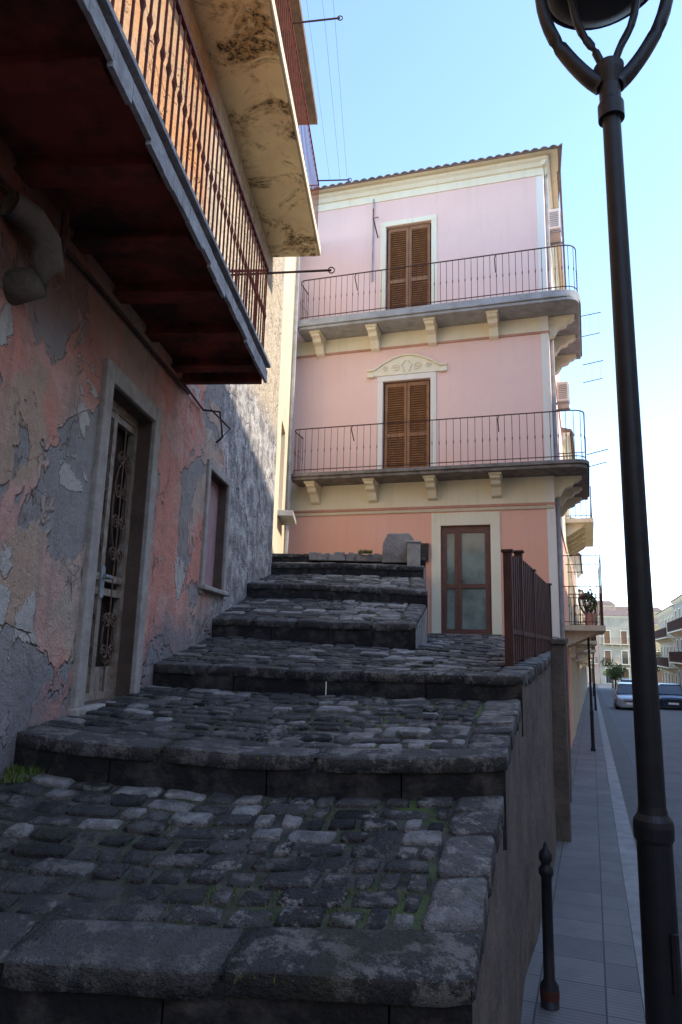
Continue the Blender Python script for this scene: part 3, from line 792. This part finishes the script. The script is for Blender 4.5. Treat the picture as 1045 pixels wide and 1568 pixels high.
townhouse('tan_opposite_house',O,-96,-78.05,-4.6,5.2,TAN,[-4.6,-1.2,2],5,(1,2))
Rr=frame(2,-16,-.643,.766)  # unseen houses added behind the camera to bounce sunlight onto the pink facade
townhouse('pale_bounce_house',Rr,-16,-2,-2,11,WHP,[-2,1.6,5,8],4,(1,2)); townhouse('cream_bounce_house',Rr,-1.95,11,-2,12,CREAM2,[-2,1.6,5,8.4],4,(1,2))
Eh=frame(38,122,.97,-.1)
townhouse('salmon_end_house',Eh,2,7.6,-5,5.2,SAL,[-5,-1.6,1.8],2,(1,2))
townhouse('pale_end_house',Eh,7.65,13.4,-5,6.6,TAN,[-5,-1.6,1.8],2,(1,2))
townhouse('ochre_end_house',Eh,13.45,22,-5,5.4,OCH,[-5,-1.6,1.8],3,(1,))
Eh2=frame(48,150,.97,-.1)
townhouse('salmon_end_house',Eh2,2,12,-5,10.4,SAL,[-5,-1.6,1.8,5.2],3,(1,2)); townhouse('ochre_end_house',Eh2,12.05,22,-5,9.2,OCH,[-5,-1.6,1.8,5.2],3,(1,2))

TB=empty('terrace_with_frame')
b=B(); b.box(S,3.4,7.3,0,.95,.55,.68)
for t in (3.8,5.2,6.8): b.extr(S,[(0,.549),(.8,.549),(.6,.42),(.1,.2),(0,.15)],t-.08,t+.08)
b.build('slab',CREAM2,TB)
railing([S(3.45,0,0),S(3.45,.9,0),S(7.2,.9,0),S(7.2,0,0)],.68,.95,IRON,'rail',TB,sp=.13,r=.008)
b=B()
for t in (3.45,5.3,7.2):
    b.tube([S(t,.9,.68),S(t,.9,2.4)],.014,4)
    b.tube([S(t,.9,2.4),S(t,.02,2.4)],.014,4)
b.tube([S(3.45,.9,2.4),S(7.2,.9,2.4)],.014,4)
for k in range(5): b.tube([S(3.45,.15+k*.16,1.6),S(3.45,.15+k*.16,2.4)],.005,4)
b.build('frame',IRON,TB)
def leaves(b,c,rad,n,s):
    for _ in range(n):
        while True:
            v=Vector((U(-1,1),U(-1,1),U(-1,1)))
            if v.length<1 and mnoise.noise(v*2.3+Vector(c))>-.25: break
        p=Vector(c)+Vector((v.x*rad[0],v.y*rad[1],v.z*rad[2])); d=Vector((U(-1,1),U(-1,1),U(-1,1))).normalized(); e=d.cross(Vector((U(-1,1),U(-1,1),U(-1,1)))).normalized()
        b.quad(p-d*s,p+e*s*.5,p+d*s,p-e*s*.5)
pp=empty('potted_plant'); b=B(); q=S(4.1,.62,0); b.lathe(q.x,q.y,[(.10,.69),(.14,.98),(.15,1.0)],12); b.build('pot',LINE,pp)
b=B(); leaves(b,(q.x,q.y,1.28),(.16,.16,.28),110,.05); b.build('leaves',LEAF,pp)
b=B(); leaves(b,(q.x,q.y,1.58),(.09,.09,.05),25,.03); b.build('flowers',simple('red_petals',(.5,.03,.03),bump=0),pp)
def tree(name,x,y,h,r,mat):
    E=empty(name); b=B(); z=gz(y); b.tube([(x,y,z-.1),(x+.05,y,z+h*.35),(x,y+.05,z+h*.6)],.1,8,radii=[.13,.09,.06])
    for k in range(5):
        a=k*1.3; b.tube([(x,y,z+h*.4),(x+math.cos(a)*r*.6,y+math.sin(a)*r*.6,z+h*.75)],.04,5,radii=[.06,.02])
    b.build('trunk',BARK,E); b=B()
    for k in range(7):
        a=U(0,6.28); leaves(b,(x+math.cos(a)*r*.5,y+math.sin(a)*r*.5,z+h*.72+U(-.2,.25)*h),(r*.55,r*.55,h*.17),140,.11)
    b.build('crown',mat,E)
tree('street_tree',28.6,72,3.0,1.3,LEAF); tree('street_tree',36.2,92,2.6,1.2,LEAFY); tree('street_tree',40.6,90,4.4,1.8,LEAF); tree('street_tree',44.6,98,5,2.0,LEAF)

# ------------------------------------------------------------------ lamps
def lamp(x,y,z0,ztop,big=True,k=1.0):
    E=empty('street_lamp'); b=B(); H=ztop-z0
    zc=z0+.95 if not big else -.87
    b.lathe(x,y,[(.12*k,z0),(.12*k,z0+.06),(.09*k,z0+.1),(.086*k,zc-.08),(.098*k,zc-.06),(.10*k,zc),(.095*k,zc+.03),(.074*k,zc+.06),(.068*k,zc+.10),(.062*k,z0+H*.55),(.055*k,ztop-.18),(.055*k,ztop-.14),(.080*k,ztop-.135),(.080*k,ztop-.03),(.066*k,ztop),(.066*k,ztop+.10),(.09*k,ztop+.2),(.095*k,ztop+.25),(.07*k,ztop+.28),(.02,ztop+.29)],28)
    b.build('post',BLACK,E,smooth=False,bevel=0)
    def curve(pr,n=14):
        out=[]
        for i in range(n+1):
            f=i/n*(len(pr)-1); a=min(int(f),len(pr)-2); u=f-a
            p0=pr[max(a-1,0)];p1=pr[a];p2=pr[a+1];p3=pr[min(a+2,len(pr)-1)]
            out.append(tuple(.5*((2*p1[c])+(-p0[c]+p2[c])*u+(2*p0[c]-5*p1[c]+4*p2[c]-p3[c])*u*u+(-p0[c]+3*p1[c]-3*p2[c]+p3[c])*u**3) for c in (0,1)))
        return out
    b=B()
    for j in range(2):
        a=math.radians(-12+180*j); pr=curve([(.05,.12),(.13,.20),(.24,.36),(.34,.56),(.40,.80),(.41,1.02)])
        b.tube([(x+r*k*math.cos(a),y+r*k*math.sin(a),ztop+h*k) for r,h in pr],.03*k,10,radii=[(.055-.02*i/14)*k for i in range(15)])
    for j in range(2):
        a=math.radians(-12+180*j); pr=curve([(.03,.26),(.08,.40),(.17,.60),(.22,.93)],10)
        b.tube([(x+r*k*math.cos(a),y+r*k*math.sin(a),ztop+h*k) for r,h in pr],.026*k,8)
    b.build('arms',BLACK,E,smooth=True)
    b=B(); b.lathe(x,y,[(.0,ztop+.90*k),(.26*k,ztop+.90*k),(.35*k,ztop+.93*k),(.39*k,ztop+.98*k),(.38*k,ztop+1.05*k),(.28*k,ztop+1.18*k),(.15*k,ztop+1.26*k),(.01,ztop+1.29*k)],40)
    b.build('lantern_hood',BLACK,E,smooth=True)
    b=B(); b.tube([(x+.40*k*math.cos(a),y+.40*k*math.sin(a),ztop+.99*k) for a in [i*math.pi/20 for i in range(40)]],.022*k,8,closed=True); b.build('ring',BLACK,E,smooth=True)
    if big:
        b=B(); b.tube([(x+.03,y-.088,z0+.45),(x+.03,y-.09,z0+.72)],.022,6); b.build('cover',BLACK,E)
lamp(1.67,3.8,gz(3.8),3.5)
lamp(6.58,18.2,gz(18.2),.95,False,.5); lamp(13.6,37,gz(37),1.0,False,.6); lamp(21.2,58,gz(58),.4,False,.6)
E=empty('iron_bollard'); b=B(); x,y=1.335,4.6; z=gz(y)
b.lathe(x,y,[(.055,z),(.055,z+.12),(.034,z+.15),(.032,z+.72),(.045,z+.74),(.045,z+.77),(.03,z+.79),(.028,z+.80),(.042,z+.825),(.04,z+.86),(.015,z+.89),(.012,z+.91),(.003,z+.93)],16); b.build('post',BLACK,E,smooth=True)
b=B(); b.lathe(x,y,[(.057,z+.05),(.057,z+.10)],16); b.build('red_band',simple('red_band_paint',(.12,.035,.025),bump=0),E)

# ------------------------------------------------------------------ cars
def car(name,x,y,ang,mat,L_=4.1,W_=1.72,H_=1.48):
    E=empty(name); z=gz(y)-.12; c,s_=math.cos(ang),math.sin(ang)
    def P(a,l,h): return Vector((x+a*c-l*s_, y+a*s_+l*c, z+h))
    sec=[(-.5,.55,.25,.62),(-.485,.72,.2,.74),(-.40,.82,.18,.84),(-.2,.86,.18,.92),(.1,.86,.18,.93),(.35,.86,.18,.92),(.46,.80,.2,.86),(.5,.66,.28,.70)]
    b=B(); rings=[]
    for f,hw,zl,zh in sec:
        hw*=W_/1.72; prof=[(-hw*.92,zl),(-hw,zl+.15),(-hw,zh-.18),(-hw*.93,zh-.03),(-hw*.6,zh),(0,zh+.015),(hw*.6,zh),(hw*.93,zh-.03),(hw,zh-.18),(hw,zl+.15),(hw*.92,zl)]
        rings.append([P(a,f*L_,h) for a,h in prof])
    def loft(b,rings,close=True):
        base=len(b.v); n=len(rings[0])
        for r in rings: b.v+=[tuple(p) for p in r]
        for i in range(len(rings)-1):
            for j in range(n): b.f.append((base+i*n+j,base+i*n+(j+1)%n,base+(i+1)*n+(j+1)%n,base+(i+1)*n+j))
        b.f.append(tuple(base+j for j in range(n))); b.f.append(tuple(base+(len(rings)-1)*n+j for j in range(n)))
    loft(b,rings); b.build('body',mat,E,smooth=False,bevel=.03)
    b=B(); rg=[]
    for f,hw,h in ((-.30,.74,.92),(-.13,.64,H_-.04),(.0,.63,H_),(.3,.62,H_-.03),(.44,.70,.95)):
        rg.append([P(a,f*L_,hh) for a,hh in ((-.78,.9),(-hw*1.0,max(h-.06,.91)),(-hw*.8,h),(hw*.8,h),(hw,max(h-.06,.91)),(.78,.9))])
    loft(b,rg); b.build('glasshouse',GLASSD,E)
    b=B(); rg=[]
    for f,h in ((-.14,H_-.03),(.0,H_+.012),(.31,H_-.015)): rg.append([P(a,f*L_,hh) for a,hh in ((-.6,h-.03),(-.5,h+.01),(.5,h+.01),(.6,h-.03))])
    loft(b,rg); b.build('roof',mat,E)
    b=B(); h=B()
    for f in (-.31,.30):
        for a in (-1,1):
            p=P(a*W_*.5-a*.2,f*L_,.31); q=P(a*W_*.5-a*.0,f*L_,.31); b.tube([p,q],.31,18)
            h.tube([q,q+(q-p).normalized()*.01],.19,12)
    b.build('tyres',BLACK,E); h.build('hubcaps',SLAB,E)
    b=B()
    for a in (-1,1): b.hexa([P(a*.46,-.5*L_+.02,.56),P(a*.72,-.49*L_+.05,.56),P(a*.72,-.46*L_,.56),P(a*.46,-.46*L_,.56),P(a*.46,-.5*L_+.06,.72),P(a*.72,-.485*L_+.05,.74),P(a*.72,-.46*L_,.74),P(a*.46,-.46*L_,.74)])
    b.hexa([P(-.28,-.5*L_-.012,.36),P(.28,-.5*L_-.012,.36),P(.28,-.5*L_+.02,.36),P(-.28,-.5*L_+.02,.36),P(-.28,-.5*L_-.012,.47),P(.28,-.5*L_-.012,.47),P(.28,-.5*L_+.02,.47),P(-.28,-.5*L_+.02,.47)])
    b.build('headlights_plate',WHITE,E)
    b=B(); b.hexa([P(-.4,-.5*L_-.006,.52),P(.4,-.5*L_-.006,.52),P(.4,-.5*L_+.02,.52),P(-.4,-.5*L_+.02,.52),P(-.4,-.5*L_+.01,.66),P(.4,-.5*L_+.01,.66),P(.4,-.5*L_+.04,.66),P(-.4,-.5*L_+.04,.66)]); b.build('grille',DARK,E)
    b=B()
    for a in (-1,1): b.hexa([P(a*.84,-.2*L_,.92),P(a*1.0,-.2*L_,.92),P(a*1.0,-.18*L_,.92),P(a*.84,-.18*L_,.92),P(a*.84,-.2*L_,1.05),P(a*1.0,-.2*L_,1.05),P(a*1.0,-.18*L_,1.05),P(a*.84,-.18*L_,1.05)])
    b.build('mirrors',mat,E)
silver=simple('silver_car_paint',(.42,.43,.44),(.40,.41,.42),1,.25,.5,bump=0,spec=.6); navy=simple('navy_car_paint',(.02,.03,.06),None,1,.25,.2,bump=0,spec=.6)
car('silver_car',17.5,42,-math.radians(20),silver); car('navy_car',20.6,43.5,-math.radians(20),navy); car('white_car',27.5,66,-math.radians(20),simple('white_car_paint',(.6,.6,.6),None,1,.3,bump=0)); 

# ------------------------------------------------------------------ world, sun, camera
AZ,EL=math.radians(104),math.radians(38)
w=bpy.data.worlds.new('World'); scene.world=w; w.use_nodes=True; nt=w.node_tree
sk=nt.nodes.new('ShaderNodeTexSky'); sk.sky_type='NISHITA'; sk.sun_disc=False; sk.sun_elevation=EL; sk.sun_rotation=AZ
sk.air_density=1.0; sk.dust_density=.25; sk.ozone_density=2.2; sk.altitude=300
nt.links.new(sk.outputs[0],nt.nodes['Background'].inputs[0]); nt.nodes['Background'].inputs[1].default_value=.60
sd=bpy.data.lights.new('sun','SUN'); sd.energy=5; sd.angle=math.radians(.5); sd.color=(1,.91,.78)
so=bpy.data.objects.new('sun',sd); scene.collection.objects.link(so)
sv_=Vector((math.sin(AZ)*math.cos(EL),math.cos(AZ)*math.cos(EL),math.sin(EL))); so.rotation_euler=sv_.to_track_quat('Z','Y').to_euler()
scene.view_settings.view_transform='Standard'; scene.view_settings.look='None'; scene.view_settings.exposure=0
p=math.radians(11.2); th=.026
cd=bpy.data.cameras.new('camera'); cam=bpy.data.objects.new('camera',cd); scene.collection.objects.link(cam)
cd.sensor_fit='VERTICAL'; cd.sensor_height=36; cd.sensor_width=24; cd.lens=24; cd.clip_start=.05; cd.clip_end=4000
r0=Vector((1,0,0)); u0=Vector((0,-math.sin(p),math.cos(p))); fw=Vector((0,math.cos(p),math.sin(p)))
r=r0*math.cos(th)+u0*math.sin(th); u=u0*math.cos(th)-r0*math.sin(th)
cam.matrix_world=Matrix(((r.x,u.x,-fw.x,0),(r.y,u.y,-fw.y,0),(r.z,u.z,-fw.z,0),(0,0,0,1)))
scene.camera=cam
